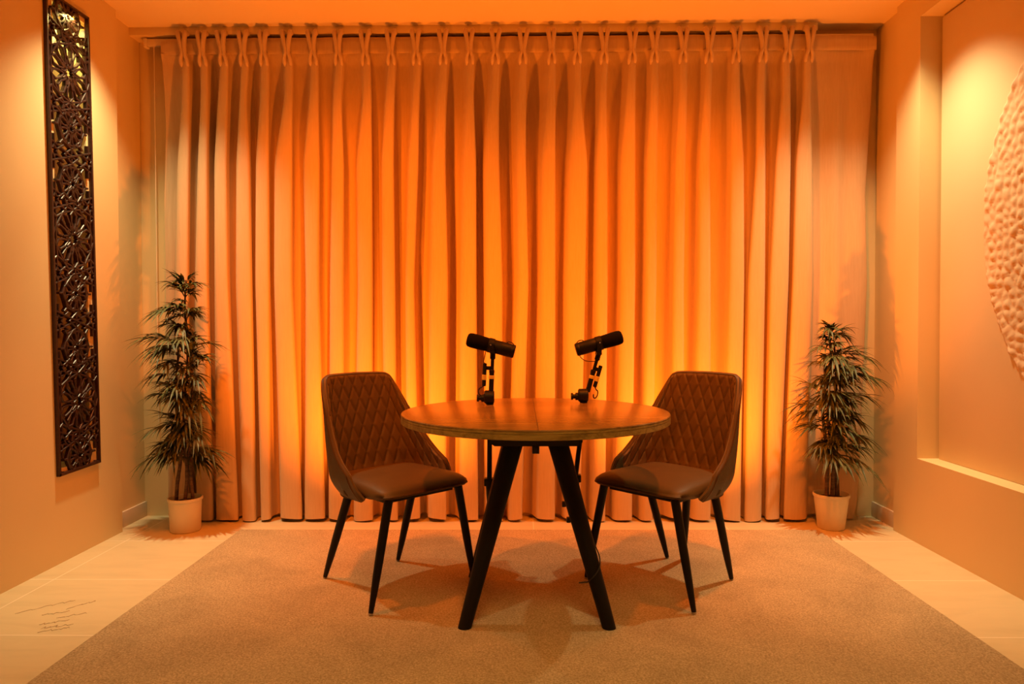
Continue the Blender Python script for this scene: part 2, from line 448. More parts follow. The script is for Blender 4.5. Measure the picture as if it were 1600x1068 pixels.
# curtain rail and pull cord
rail = empty('curtain_rail', (0, 3.905, 2.665))
tag(rail, 'long white curtain rail at the ceiling behind the curtain heading', 'curtain rail')
bm = bmesh.new(); bm_box(bm, -2.078, 1.945, -.014, .014, -.018, .018, .003); from_bm('rail_track', bm, M_rail, rail, True, 40)
bm = bmesh.new(); bm_box(bm, -2.088, -2.068, -.019, .019, -.028, .021, .004); from_bm('end_cap', bm, M_rail, rail, True, 40)
for bx in (-2.0, -1.0, 0, 1.0, 1.9):
    bm = bmesh.new(); bm_box(bm, bx - .015, bx + .015, .012, .069, -.012, .012, .002); from_bm('wall_bracket', bm, M_rail, rail, True, 40)
cord = tube_obj('pull_cord', [(-2.035, 3.90, 2.645), (-2.034, 3.90, 2.0), (-2.036, 3.902, 1.2), (-2.034, 3.902, .55)], .0022, M_cord, None, 6)
tag(cord, 'thin white pull cord hanging left of the curtain', 'cord')

# ------------------------------------------------------------------ carved screen on left wall
scr = empty('carved_screen', (XL, (SY0 + SY1) / 2, SZ0))
tag(scr, 'tall dark brown carved lattice screen with star pattern on the left wall', 'wall screen')
hw = (SY1 - SY0) / 2; hh = SZ1 - SZ0
def clip(p, q, x0, x1, y0, y1):
    t0, t1 = 0., 1.; dx, dy = q[0] - p[0], q[1] - p[1]
    for pp, qq in ((-dx, p[0] - x0), (dx, x1 - p[0]), (-dy, p[1] - y0), (dy, y1 - p[1])):
        if abs(pp) < 1e-9:
            if qq < 0: return None
        else:
            r = qq / pp
            if pp < 0: t0 = max(t0, r)
            else: t1 = min(t1, r)
    if t0 >= t1: return None
    return (p[0] + t0 * dx, p[1] + t0 * dy), (p[0] + t1 * dx, p[1] + t1 * dy)
bars = []
def poly(pts, w, closed=True):
    for k in range(len(pts) - (0 if closed else 1)):
        bars.append((pts[k], pts[(k + 1) % len(pts)], w))
def pol(c, r, a): return (c[0] + r * math.cos(a), c[1] + r * math.sin(a))
def rosette(c, N, S, rot):
    poly([pol(c, (.034 if k % 2 else .024) * S, rot + PI * k / N) for k in range(2 * N)], .009)
    for k in range(N):
        a = rot + 2 * PI * k / N; da = PI / N
        # petal outline
        poly([pol(c, .040 * S, a), pol(c, .075 * S, a + da * .72), pol(c, .112 * S, a + da * .62), pol(c, .135 * S, a), pol(c, .112 * S, a - da * .62), pol(c, .075 * S, a - da * .72)], .0095)
        poly([pol(c, .030 * S, a + da), pol(c, .058 * S, a + da)], .010, False)
        poly([pol(c, .135 * S, a), pol(c, .150 * S, a + da), pol(c, .135 * S, a + 2 * da)], .010)
        poly([pol(c, .150 * S, a + da), pol(c, .185 * S, a + da)], .010, False)
per = 0.2555
zc0 = 2.262 - SZ0
cents = []
for k in range(-1, 9):
    zz = zc0 - k * per
    big = (k % 3 == 0)
    cents.append((zz, big))
    if big: rosette((0, zz), 10, 1.0, PI / 2)
    else:
        rosette((0, zz), 8, .62, PI / 8)
for (z0, b0), (z1, b1) in zip(cents, cents[1:]):
    zm = (z0 + z1) / 2
    if b0 or b1: zm += (-.04 if b0 else .04)
    for s in (-1, 1):
        c = (s * hw * .80, zm)
        poly([pol(c, .030 if k % 2 else .017, PI * k / 6) for k in range(12)], .008)
        for k in range(6): poly([pol(c, .028, PI * k / 3 + PI / 6), pol(c, .075, PI * k / 3 + PI / 6)], .009, False)
    poly([(-hw, zm + .05), (0, zm), (hw, zm + .05)], .009, False)
    poly([(-hw, zm - .05), (0, zm), (hw, zm - .05)], .009, False)
    poly([(-.05, zm), (0, zm + .035), (.05, zm), (0, zm - .035)], .009)
bm = bmesh.new()
for n, (p, q, w) in enumerate(bars):
    r = clip(p, q, -hw + .008, hw - .008, .008, hh - .008)
    if not r: continue
    (px, pz), (qx, qz) = r
    L = math.hypot(qx - px, qz - pz)
    if L < .003: continue
    ux, uz = (qx - px) / L, (qz - pz) / L
    nxx, nzz = -uz, ux
    px -= ux * w * .3; pz -= uz * w * .3; qx += ux * w * .3; qz += uz * w * .3
    h = w / 2
    x0, x1 = -.004, .0125 + .0006 * (n % 5)
    ring = [(px + nxx * h, pz + nzz * h), (px - nxx * h, pz - nzz * h), (qx - nxx * h, qz - nzz * h), (qx + nxx * h, qz + nzz * h)]
    hb = h * .62
    ring2 = [(px + nxx * hb, pz + nzz * hb), (px - nxx * hb, pz - nzz * hb), (qx - nxx * hb, qz - nzz * hb), (qx + nxx * hb, qz + nzz * hb)]
    lim = lambda a, b: (min(max(a, -hw + .002), hw - .002), min(max(b, .002), hh - .002))
    A = [bm.verts.new((x0, *lim(*a))) for a in ring]; B = [bm.verts.new((x1 - .003, *lim(*a))) for a in ring]; C = [bm.verts.new((x1, *lim(*a))) for a in ring2]
    for P_, Q_ in ((A, B), (B, C)):
        for k in range(4): bm.faces.new((P_[k], P_[(k + 1) % 4], Q_[(k + 1) % 4], Q_[k]))
    bm.faces.new(C); bm.faces.new(A[::-1])
bmesh.ops.recalc_face_normals(bm, faces=bm.faces[:])
from_bm('lattice', bm, M_screen, scr, False)
bm = bmesh.new()
for (a, b, c, d) in ((-hw, -hw + .012, 0, hh), (hw - .012, hw, 0, hh), (-hw, hw, 0, .014), (-hw, hw, hh - .012, hh)):
    bm_box(bm, 0.0005, .0165, a, b, c, d, .0015)
from_bm('frame', bm, M_screen, scr, True, 40)
scr.rotation_euler = (R(1.2), 0, 0); scr.location.y += .022; scr.location.x += .0005

# ------------------------------------------------------------------ carved disc in the right recess
DC, DR = (2.167, 1.52), 0.973
rng = np.random.RandomState(5)
gs = .042
gy = np.arange(-DR - .05, DR + .05, gs); pts = []
for a in gy:
    for b in gy:
        pts.append((a + rng.uniform(-.42, .42) * gs, b + rng.uniform(-.42, .42) * gs))
pts = np.array(pts); ph = rng.uniform(-.004, .004, len(pts))
# polar grid, denser on the far half that the picture shows
n_a = 560; n_r = 150
rad = np.concatenate([np.linspace(0, DR - .003, n_r), [DR]])
ang = np.linspace(-PI, PI, n_a, endpoint=False)
cells = {}
for idx, (a, b) in enumerate(pts):
    cells.setdefault((int(math.floor(a / .06)), int(math.floor(b / .06))), []).append(idx)
def dimple(a, b):
    ca, cb = int(math.floor(a / .06)), int(math.floor(b / .06))
    best = [9., 9.]; bi = 0
    for i in (-1, 0, 1):
        for j in (-1, 0, 1):
            for k in cells.get((ca + i, cb + j), ()):
                d = (pts[k, 0] - a) ** 2 + (pts[k, 1] - b) ** 2
                if d < best[0]: best = [d, best[0]]; bi = k
                elif d < best[1]: best[1] = d
    d0, d1 = math.sqrt(best[0]), math.sqrt(best[1])
    return .014 + ph[bi] * .6 - .009 * (1 - min(1, (d1 - d0) / (.9 * gs)) ** .8)* 1.0
verts, faces = [], []
for r_ in rad:
    for a_ in ang:
        yy, zz = r_ * math.cos(a_), r_ * math.sin(a_)
        hgt = dimple(yy, zz)
        if r_ > DR - .001: hgt = 0.0
        verts.append((-hgt, yy, zz))
for j in range(len(rad) - 1):
    for i in range(n_a):
        a = j * n_a + i; b = j * n_a + (i + 1) % n_a
        faces.append((a, b, b + n_a, a + n_a))
disc = new_obj('relief_disc', verts, faces, M_disc)
disc.location = (XR + .0979, DC[0], DC[1])
tag(disc, 'large round cream relief disc with dimpled surface in the right wall recess', 'wall art')

# ------------------------------------------------------------------ table
TX, TY, TZ, TR = 0.0567, 2.7103, 0.75, 0.515
tb = empty('round_table', (TX, TY, 0.012))
tag(tb, 'round oak topped table on four splayed black legs between the chairs', 'table')
Z0 = -0.012
bm = bmesh.new()
bm_lathe(bm, [(0, .7495), (TR - .006, .7495), (TR - .002, .7485), (TR, .746), (TR, .744), (0, .744)], 128)
bmesh.ops.translate(bm, verts=bm.verts, vec=(0, 0, Z0))
ttop = from_bm('tabletop', bm, M_wood, tb, True, 30)
bm = bmesh.new()
bm_lathe(bm, [(0, .743), (TR - .002, .743), (TR - .0005, .742), (TR - .0005, .7345), (TR - .003, .7335), (TR - .0005, .7325), (TR - .0005, .716), (TR - .003, .714), (0, .714)], 128)
bmesh.ops.translate(bm, verts=bm.verts, vec=(0, 0, Z0 + .0008))
tag(from_bm('edge_band', bm, M_wood_edge, tb, True, 30), 'paler oak edge under the top')
bm = bmesh.new(); bm_box(bm, -.0012, .0012, -TR + .004, TR - .004, .7492, .7499)
bmesh.ops.translate(bm, verts=bm.verts, vec=(0, 0, Z0)); from_bm('seam', bm, M_wood_dark, tb, False)
for sx_, sy_ in ((-1, -1), (1, -1), (-1, 1), (1, 1)):
    bm = bmesh.new()
    f0 = Vector((sx_ * .2553, sy_ * .2553, 0)); f1 = Vector((sx_ * .0787, sy_ * .0787, .660 + Z0))
    nn = 20
    rings = []
    a, b = Vector((1, 0, 0)), Vector((0, 1, 0))
    rings = []
    for k in range(9):
        tt = k / 8; c = f0.lerp(f1, tt); rr_ = .0235 + .0155 * tt
        rings.append([bm.verts.new(c + a * rr_ * 1.04 * math.cos(2 * PI * q / nn) + b * rr_ * 1.04 * math.sin(2 * PI * q / nn)) for q in range(nn)])
    for A, B in zip(rings, rings[1:]):
        for q in range(nn): bm.faces.new((A[q], A[(q + 1) % nn], B[(q + 1) % nn], B[q]))
    bm.faces.new(rings[0][::-1]); bm.faces.new(rings[-1])
    bmesh.ops.recalc_face_normals(bm, faces=bm.faces[:])
    from_bm('leg', bm, M_tleg, tb, True, 40)
bm = bmesh.new()
vsx = [(-.172, .7145), (.172, .7145), (.172, .652), (.152, .637), (-.152, .637), (-.172, .652)]
A = [bm.verts.new((x, -.15, z + Z0)) for x, z in vsx]; B = [bm.verts.new((x, .15, z + Z0)) for x, z in vsx]
for k in range(6): bm.faces.new((A[k], A[(k + 1) % 6], B[(k + 1) % 6], B[k]))
bm.faces.new(A[::-1]); bm.faces.new(B); bmesh.ops.recalc_face_normals(bm, faces=bm.faces[:])
from_bm('mounting_plate', bm, M_black, tb, False)
bm = bmesh.new(); bm_box(bm, -.013, .013, -.155, -.115, .610 + Z0, .638 + Z0, .002); from_bm('latch', bm, M_black, tb, True, 40)

# ------------------------------------------------------------------ chairs
ch = empty('dining_chair', (0, 0, 0.012))
def seat_mesh():
    # rounded trapezoid cushion
    n = 96; out = []
    for k in range(n):
        a = 2 * PI * k / n
        c_, s_ = math.cos(a), math.sin(a)
        ex = 2 / 7.0
        x = math.copysign(abs(c_) ** ex, c_); y = math.copysign(abs(s_) ** ex, s_)
        hwid = .212 + (-y) * .012
        out.append((x * hwid, y * .215 - .005))
    out = np.array(out)
    prof = [(0.0, .412), (.90, .412), (.97, .415), (1.0, .428), (1.004, .440), (.985, .456), (.93, .468), (.80, .477), (.6, .482), (.3, .484), (0.0, .4845)]
    vs, fs = [], []
    for s, z in prof:
        for x, y in out:
            front = sstep(-.05, -.22, y * s)
            zz = z - .012 * front * (z - .41) / .07 + (.014 * front if z < .43 else 0)
            vs.append((x * s, y * s, zz - .012))
    m = len(out)
    for j in range(len(prof) - 1):
        for i in range(m):
            fs.append((j * m + i, j * m + (i + 1) % m, (j + 1) * m + (i + 1) % m, (j + 1) * m + i))
    return vs, fs
vs, fs = seat_mesh()
seat = new_obj('seat', vs, fs, M_leather, ch)
base = catmull([(-.243, -.075), (-.240, .02), (-.226, .11), (-.18, .185), (-.09, .214), (0, .22), (.09, .214), (.18, .185), (.226, .11), (.240, .02), (.243, -.075)], 24)
dl = np.concatenate([[0], np.cumsum(np.hypot(*np.diff(base, axis=0).T))]); half = dl[-1] / 2
NU, NV = 190, 110
ss = np.linspace(-1, 1, NU)
Bx = np.interp((ss + 1) * half, dl, base[:, 0]); By = np.interp((ss + 1) * half, dl, base[:, 1])
hs = np.array([0, .30, .42, .50, .545, .585, .64, .70, .77, .84, .91, .97, 1.0])
hz_ = np.array([.868, .866, .863, .853, .835, .805, .755, .695, .625, .570, .532, .512, .496])
Hs = np.interp(np.abs(ss), hs, hz_)
ker = np.exp(-np.linspace(-2, 2, 9) ** 2); ker /= ker.sum()
Hs = np.convolve(np.concatenate([np.full(4, Hs[0]), Hs, np.full(4, Hs[-1])]), ker, 'valid')
ZB = .395 + .015 * np.abs(ss) ** 3
Gp = np.zeros((NU, NV, 3)); V = np.linspace(0, 1, NV)
for i in range(NU):
    z = ZB[i] + (Hs[i] - ZB[i]) * V
    tt = np.clip((z - .41) / (.868 - .41), 0, 1)
    te = tt ** .9
    Tx_, Ty_ = Bx[i] * .80, By[i] * .36 + .250
    bulge = .012 * np.sin(PI * np.clip(tt * 1.5, 0, 1)) * abs(ss[i]) ** 1.5
    bx_ = Bx[i] * (1 - .10 * (1 - np.clip(tt * 6, 0, 1)) ** 2)
    by_ = By[i] - (.03 * (1 - np.clip(tt * 6, 0, 1)) ** 2) * (1 if abs(ss[i]) < .8 else 0)
    Gp[i, :, 0] = bx_ * (1 - te) + Tx_ * te + np.sign(Bx[i]) * bulge
    Gp[i, :, 1] = by_ * (1 - te) + Ty_ * te
    Gp[i, :, 2] = z
dU = np.gradient(Gp, axis=0); dV = np.gradient(Gp, axis=1)
N = np.cross(dU, dV); N /= np.linalg.norm(N, axis=2, keepdims=True) + 1e-9
if N[NU // 2, NV // 2, 1] > 0: N = -N           # towards the sitter
arc = (ss * half)[:, None] * np.ones(NV)
arcn = arc * (1 - .22 * np.clip((Gp[:, :, 2] - .41) / .458, 0, 1))
p_ = arcn / .053; q_ = (Gp[:, :, 2] - .41) / .116
u1 = np.abs(np.sin(PI * (p_ + q_) )); u2 = np.abs(np.sin(PI * (p_ - q_)))
puff = .0078 * (1 - np.exp(-4.2 * np.minimum(u1, u2))) / (1 - math.exp(-4.2))
edge = np.minimum(sstep(0, .045, V)[None, :] * np.ones((NU, 1)), 1.0)
etop = sstep(0, .016, (Hs[:, None] - Gp[:, :, 2]))
eside = sstep(0, .05, 1 - np.abs(ss))[:, None]
puff = puff * etop * eside
zloc = Gp.copy(); 
def shell(off, extra, thick_edge):
    P_ = Gp + N * (off + extra)[:, :, None]
    return P_
inn = shell(np.full((NU, NV), .012), puff * edge, 0)
outr = shell(np.full((NU, NV), -.013), 0, 0)
mid = Gp
def grid_obj(name, P_, rim, mat, flip):
    vs = [tuple(p - np.array([0, 0, .012])) for p in P_.reshape(-1, 3)]
    fs = []
    for i in range(NU - 1):
        for j in range(NV - 1):
            a = i * NV + j
            f = (a, a + 1, a + NV + 1, a + NV)
            fs.append(f[::-1] if flip else f)
    # border strip to the rim layer (rounded edge)
    border = [(i, NV - 1) for i in range(NU)]
    border = [(0, j) for j in range(NV)] + border[1:] + [(NU - 1, j) for j in range(NV - 2, -1, -1)] + [(i, 0) for i in range(NU - 2, 0, -1)]
    k0 = len(vs); nb = len(border)
    cen = []
    for i, j in border:
        t_ = np.zeros(3)
        if j == NV - 1: t_ = dV[i, j] / np.linalg.norm(dV[i, j])
        if i == 0: t_ = -dU[i, j] / np.linalg.norm(dU[i, j])
        if i == NU - 1: t_ = dU[i, j] / np.linalg.norm(dU[i, j])
        cen.append(t_)
    for (i, j), t_ in zip(border, cen):
        vs.append(tuple(P_[i, j] * .45 + rim[i, j] * .55 + t_ * .006 - np.array([0, 0, .012])))
    for (i, j), t_ in zip(border, cen):
        vs.append(tuple(rim[i, j] + t_ * .0085 - np.array([0, 0, .012])))
    for k in range(nb):
        i, j = border[k]; i2, j2 = border[(k + 1) % nb]
        a, b = i * NV + j, i2 * NV + j2
        c_, d_ = k0 + k, k0 + (k + 1) % nb
        e_, f_ = c_ + nb, d_ + nb
        fs.append((a, b, d_, c_) if not flip else (b, a, c_, d_))
        fs.append((c_, d_, f_, e_) if not flip else (d_, c_, e_, f_))
    return new_obj(name, vs, fs, mat, ch)
back = grid_obj('backrest', inn, mid + N * .001, M_leather, True)
outer = grid_obj('backrest_shell', outr, mid + N * .001, M_leather_out, False)
tag(outer, 'smooth darker outer leather of the backrest')
def chair_leg(top, foot, parent=ch):
    top, foot = Vector(top), Vector(foot)
    pts = [top.lerp(foot, k) for k in (0, .3, .55, .75, .9, .985)]
    lg = tube_obj('leg', [p - Vector((0, 0, .012)) for p in pts], [.0175, .0172, .0165, .0142, .0112, .0092], M_leg, parent, 16)
    g = tube_obj('foot_glide', [pts[-1] - Vector((0, 0, .012)), foot - Vector((0, 0, .012))], [.0088, .0085], M_foot, lg, 12)
    return lg
LEGS = [((-.172, -.175, .420), (-.262, -.185, .013)), ((.172, -.175, .420), (.256, -.175, .013)),
        ((-.165, .110, .405), (-.180, .285, .013)), ((.165, .110, .405), (.168, .245, .013))]
for a, b in LEGS: chair_leg(a, b)
bm = bmesh.new(); bm_box(bm, -.165, .165, -.150, .150, .400 - .012, .4125 - .012, .003)
from_bm('seat_frame', bm, M_black, ch, True, 40)
def copy_tree(o, parent=None):
    c = o.copy(); col.objects.link(c)
    if parent: c.parent = parent
    for k in [x for x in bpy.data.objects if x.parent == o]:
        copy_tree(k, c)
    return c
ch2 = copy_tree(ch)
ch.location = (-.503, 2.872, .0135); ch.rotation_euler = (0, 0, R(45.5))
ch2.location = (.592, 2.880, .0135); ch2.rotation_euler = (0, 0, R(-46.5))
tag(ch, 'brown quilted leather chair left of the round table, by the taller plant', 'chair', 'quilted chairs at the round table')
tag(ch2, 'brown quilted leather chair right of the round table, by the shorter plant', 'chair', 'quilted chairs at the round table')
# the right chair shows one more slim dark leg beside its rear leg
Minv = ch2.matrix_basis.inverted()
def to2(p):
    c_, s_ = math.cos(R(46.5)), math.sin(R(46.5))
    d = Vector(p) - Vector((.592, 2.880, 0))
    return (d.x * c_ - d.y * s_, d.x * s_ + d.y * c_, p[2])
lg = chair_leg(to2((.722, 3.02, .40)), to2((.745, 3.19, .013)), ch2)

# ------------------------------------------------------------------ microphones and their arms
def local_rot(lean):
    c_, s_ = math.cos(lean), math.sin(lean)
    return lambda x, y, z: (x * c_ + z * s_, y, z * c_ - x * s_)
def mic_arm(loc_, lean, side, label, pole_bot):
    """side -1: spring tube to the left of the main tube; +1: to the right"""
    o = empty('microphone_stand', loc_)
    tag(o, label, 'microphone stand', 'microphone stands on the round table')
    P_ = local_rot(lean)
    cyl_obj('foot', (0, 0, 0.0006), (0, 0, .007), .017, M_black, o)
    bm = bmesh.new(); bm_lathe(bm, [(0, -.021), (.024, -.021), (.028, -.017), (.028, .017), (.024, .021), (0, .021)], 28, axis_matrix((-.002, 0, .033), (1, 0, 0)))
    from_bm('pivot', bm, M_black, o, True, 40)
    bm = bmesh.new(); bm_lathe(bm, [(0, 0), (.016, 0), (.016, .012), (.010, .013), (.010, .022), (.015, .023), (.015, .031), (0, .032)], 20, axis_matrix((-.023, 0, .028), (-1, 0, 0)))
    from_bm('tightening_knob', bm, M_black, o, True, 40)
    arm = cyl_obj('main_tube', P_(.004, 0, .050), P_(.004, 0, .136), .0105, M_black, o)
    tag(cyl_obj('ring', P_(.004, 0, .109), P_(.004, 0, .124), .0125, M_brass, arm, bev=.001), 'yellow brass ring')
    cyl_obj('collar', P_(.004, 0, .132), P_(.004, 0, .148), .0115, M_black, arm)
    cyl_obj('upper_tube', P_(.005, 0, .135), P_(.006, 0, .222), .0075, M_black, o)
    cyl_obj('socket', P_(.006, 0, .192), P_(.006, 0, .222), .0115, M_black, o)
    sxo = side * .027
    spr = cyl_obj('spring_tube', P_(sxo, -.004, .078), P_(sxo + .001, -.004, .174), .0085, M_black, o)
    tag(cyl_obj('ring', P_(sxo, -.004, .104), P_(sxo, -.004, .126), .0097, M_brass, spr, bev=.001), 'yellow brass ring')
    bm = bmesh.new(); bm_box(bm, min(0, sxo), max(0, sxo), -.007, .007, .146, .162, .002)
    for v_ in bm.verts: v_.co = Vector(P_(v_.co.x, v_.co.y, v_.co.z))
    from_bm('clip', bm, M_black, o, True, 40)
    # cable loop at the lower end
    lp = []
    cx, cz = (sxo - .008, .055) if side < 0 else (sxo + .012, .050)
    for k in range(15):
        a = PI * .55 - side * k / 14 * PI * 1.5
        lp.append(P_(cx + .014 * math.cos(a) * (1 if side < 0 else .6), -.004, cz + .018 * math.sin(a)))
    lp = [P_(sxo, -.004, .080)] + lp
    tube_obj('cable_loop', [tuple(p) for p in catmull(lp, 3)], .0026, M_cable, o, 8)
    # pole below the table top, down to its clamp on the rear leg
    bx, by, bz = pole_bot
    lean_x = bx
    zt = -.0368
    cyl_obj('lower_pole', (0.0, 0.0, zt), (lean_x, by * .5, -.310), .0105, M_black, o)
    bm = bmesh.new(); bm_box(bm, lean_x - .022, lean_x + .022, by * .5 - .018, by * .5 + .018, -.338, -.306, .004); from_bm('pole_clamp', bm, M_black, o, True, 40)
    cyl_obj('lower_sleeve', (lean_x, by * .5, -.332), (bx * 1.0 + (.014 if side < 0 else -.012), by, bz), .0165, M_black, o)
    return o, P_

def microphone(center, ang, flip, label, arm_P, arm_loc):
    """long broadcast microphone; axis from tail to foam end makes ang with +x (in the xz plane)"""
    o = empty('microphone', center)
    tag(o, label, 'microphone', 'broadcast microphones over the round table')
    d = Vector((math.cos(ang), 0.0, math.sin(ang)))
    M = axis_matrix((0, 0, 0), d)
    bm = bmesh.new()
    bm_lathe(bm, [(0, -.103), (.024, -.103), (.0275, -.100), (.0285, -.095), (.0285, -.088), (.0278, -.087), (.0278, -.085), (.0285, -.084), (.0285, .004), (.0270, .006), (0, .006)], 36, M)
    from_bm('body', bm, M_plastic, o, True, 40)
    bm = bmesh.new()
    bm_lathe(bm, [(0, .005), (.0265, .005), (.0285, .008), (.0295, .03), (.0305, .06), (.0305, .085), (.028, .097), (.022, .103), (.012, .105), (0, .1055)], 36, M)
    tag(from_bm('foam_windscreen', bm, M_foam, o, True, 60), 'matt black foam end')
    # yoke: ring round the body and a stem down to the arm
    bm = bmesh.new()
    bm_lathe(bm, [(.0286, -.012), (.0312, -.012), (.0312, .012), (.0286, .012)], 36, M)
    yk = from_bm('yoke', bm, M_plastic, o, True, 40)
    tgt = Vector(arm_loc) + Vector(arm_P(.006, 0, .218)) - Vector(center)
    bm = bmesh.new()
    for s in (-1, 1):
        bm_box(bm, -.010, .010, s * .031 - .003, s * .031 + .003, tgt.z + .006, .010, .002)
    bm_box(bm, -.011, .011, -.034, .034, tgt.z - .002, tgt.z + .009, .002)
    for v_ in bm.verts:
        k = max(0, min(1, -v_.co.z / max(.001, -tgt.z)))
        v_.co.x += tgt.x * k
    from_bm('yoke_bracket', bm, M_plastic, o, True, 40)
    cyl_obj('screw', (0, -.034, .003), (0, -.0365, .003), .003, M_screw, o, 12, .0005)
    # thin signal cable from the tail
    tail = d * -.098
    if flip:
        w = [tail + Vector((.006, -.02, -.020)), tail + Vector((.018, -.024, -.036)), tail + Vector((.040, -.020, -.048)), tgt + Vector((-.012, -.012, -.030))]
    else:
        w = [Vector((-.022, -.01, -.024)), Vector((-.027, -.012, -.050)), Vector((-.031, -.012, -.068)), tgt + Vector((-.030, -.006, -.045))]
    tube_obj('cable', [tuple(p) for p in catmull([tuple(x) for x in w], 6)], .0018, M_cable, o, 8)
    up = Vector((-d.z, 0, d.x)); up = up if up.z > 0 else -up
    w = [d * -.060 + up * .0275, d * -.068 + up * .034, d * -.082 + up * .034, d * -.092 + up * .0275]
    tube_obj('cable', [tuple(p) for p in catmull([tuple(x) for x in w], 6)], .0020, M_cable, o, 8)
    return o

A1 = (-.128, 2.930, .7498); A2 = (.272, 3.000, .7498)
arm1, P1 = mic_arm(A1, R(2.0), -1, 'black jointed microphone stand on the left of the table top, tube upright', (-.002, -.02, -.52))
arm2, P2 = mic_arm(A2, R(15.5), 1, 'black jointed microphone stand on the right of the table top, tube leaning right', (-.035, -.02, -.45))
microphone((-.122, 2.930, .9985), R(180 - 15), False, 'black microphone on the left stand, foam end pointing up to the left chair', P1, A1)
microphone((.338, 3.000, 1.0050), R(16), True, 'black microphone on the right stand, foam end pointing up to the right chair', P2, A2)

# cable wound on the front right table leg
def leg_c(sx_, sy_, z):
    k = z / .70
    return Vector((TX + sx_ * (.2553 + (.068 - .2553) * k), TY + sy_ * (.2553 + (.068 - .2553) * k), z)), .0245 + .013 * k
def around(z, a, gap=.003, s=(1, -1)):
    c, r = leg_c(s[0], s[1], z)
    return tuple(c + Vector((math.cos(a), math.sin(a), 0)) * (r + gap))
w = [around(.40, R(25)), around(.33, R(18)), around(.285, R(5), .004), around(.25, R(-10), .010), around(.222, R(-30), .008), around(.200, R(-65), .004), around(.180, R(-110), .004), around(.165, R(-150), .004), around(.160, R(-172), .012), around(.157, R(-178), .034)]
cab = tube_obj('cable', [tuple(p) for p in catmull(w, 6)], .0024, M_cable, None, 8)
tag(cab, 'thin black cable looped around the front right table leg', 'cable')
# cable ties on the rear right leg
def small_lump(z, name, label):
    c, r = leg_c(1, 1, z)
    o = empty(name, tuple(c))
    tag(o, label, 'cable tie')
    bm = bmesh.new(); bm_lathe(bm, [(r + .0005, -.006), (r + .004, -.006), (r + .004, .006), (r + .0005, .006)], 20, Matrix.Identity(4))
    from_bm('strap', bm, M_cable, o, True, 40)
    bm = bmesh.new(); bm_box(bm, -r - .018, -r - .002, -.012, .008, -.010, .012, .003); from_bm('buckle', bm, M_cable, o, True, 40)
small_lump(.345, 'cable_tie', 'upper black cable tie on the rear right table leg')
small_lump(.275, 'cable_tie', 'lower black cable tie on the rear right table leg')

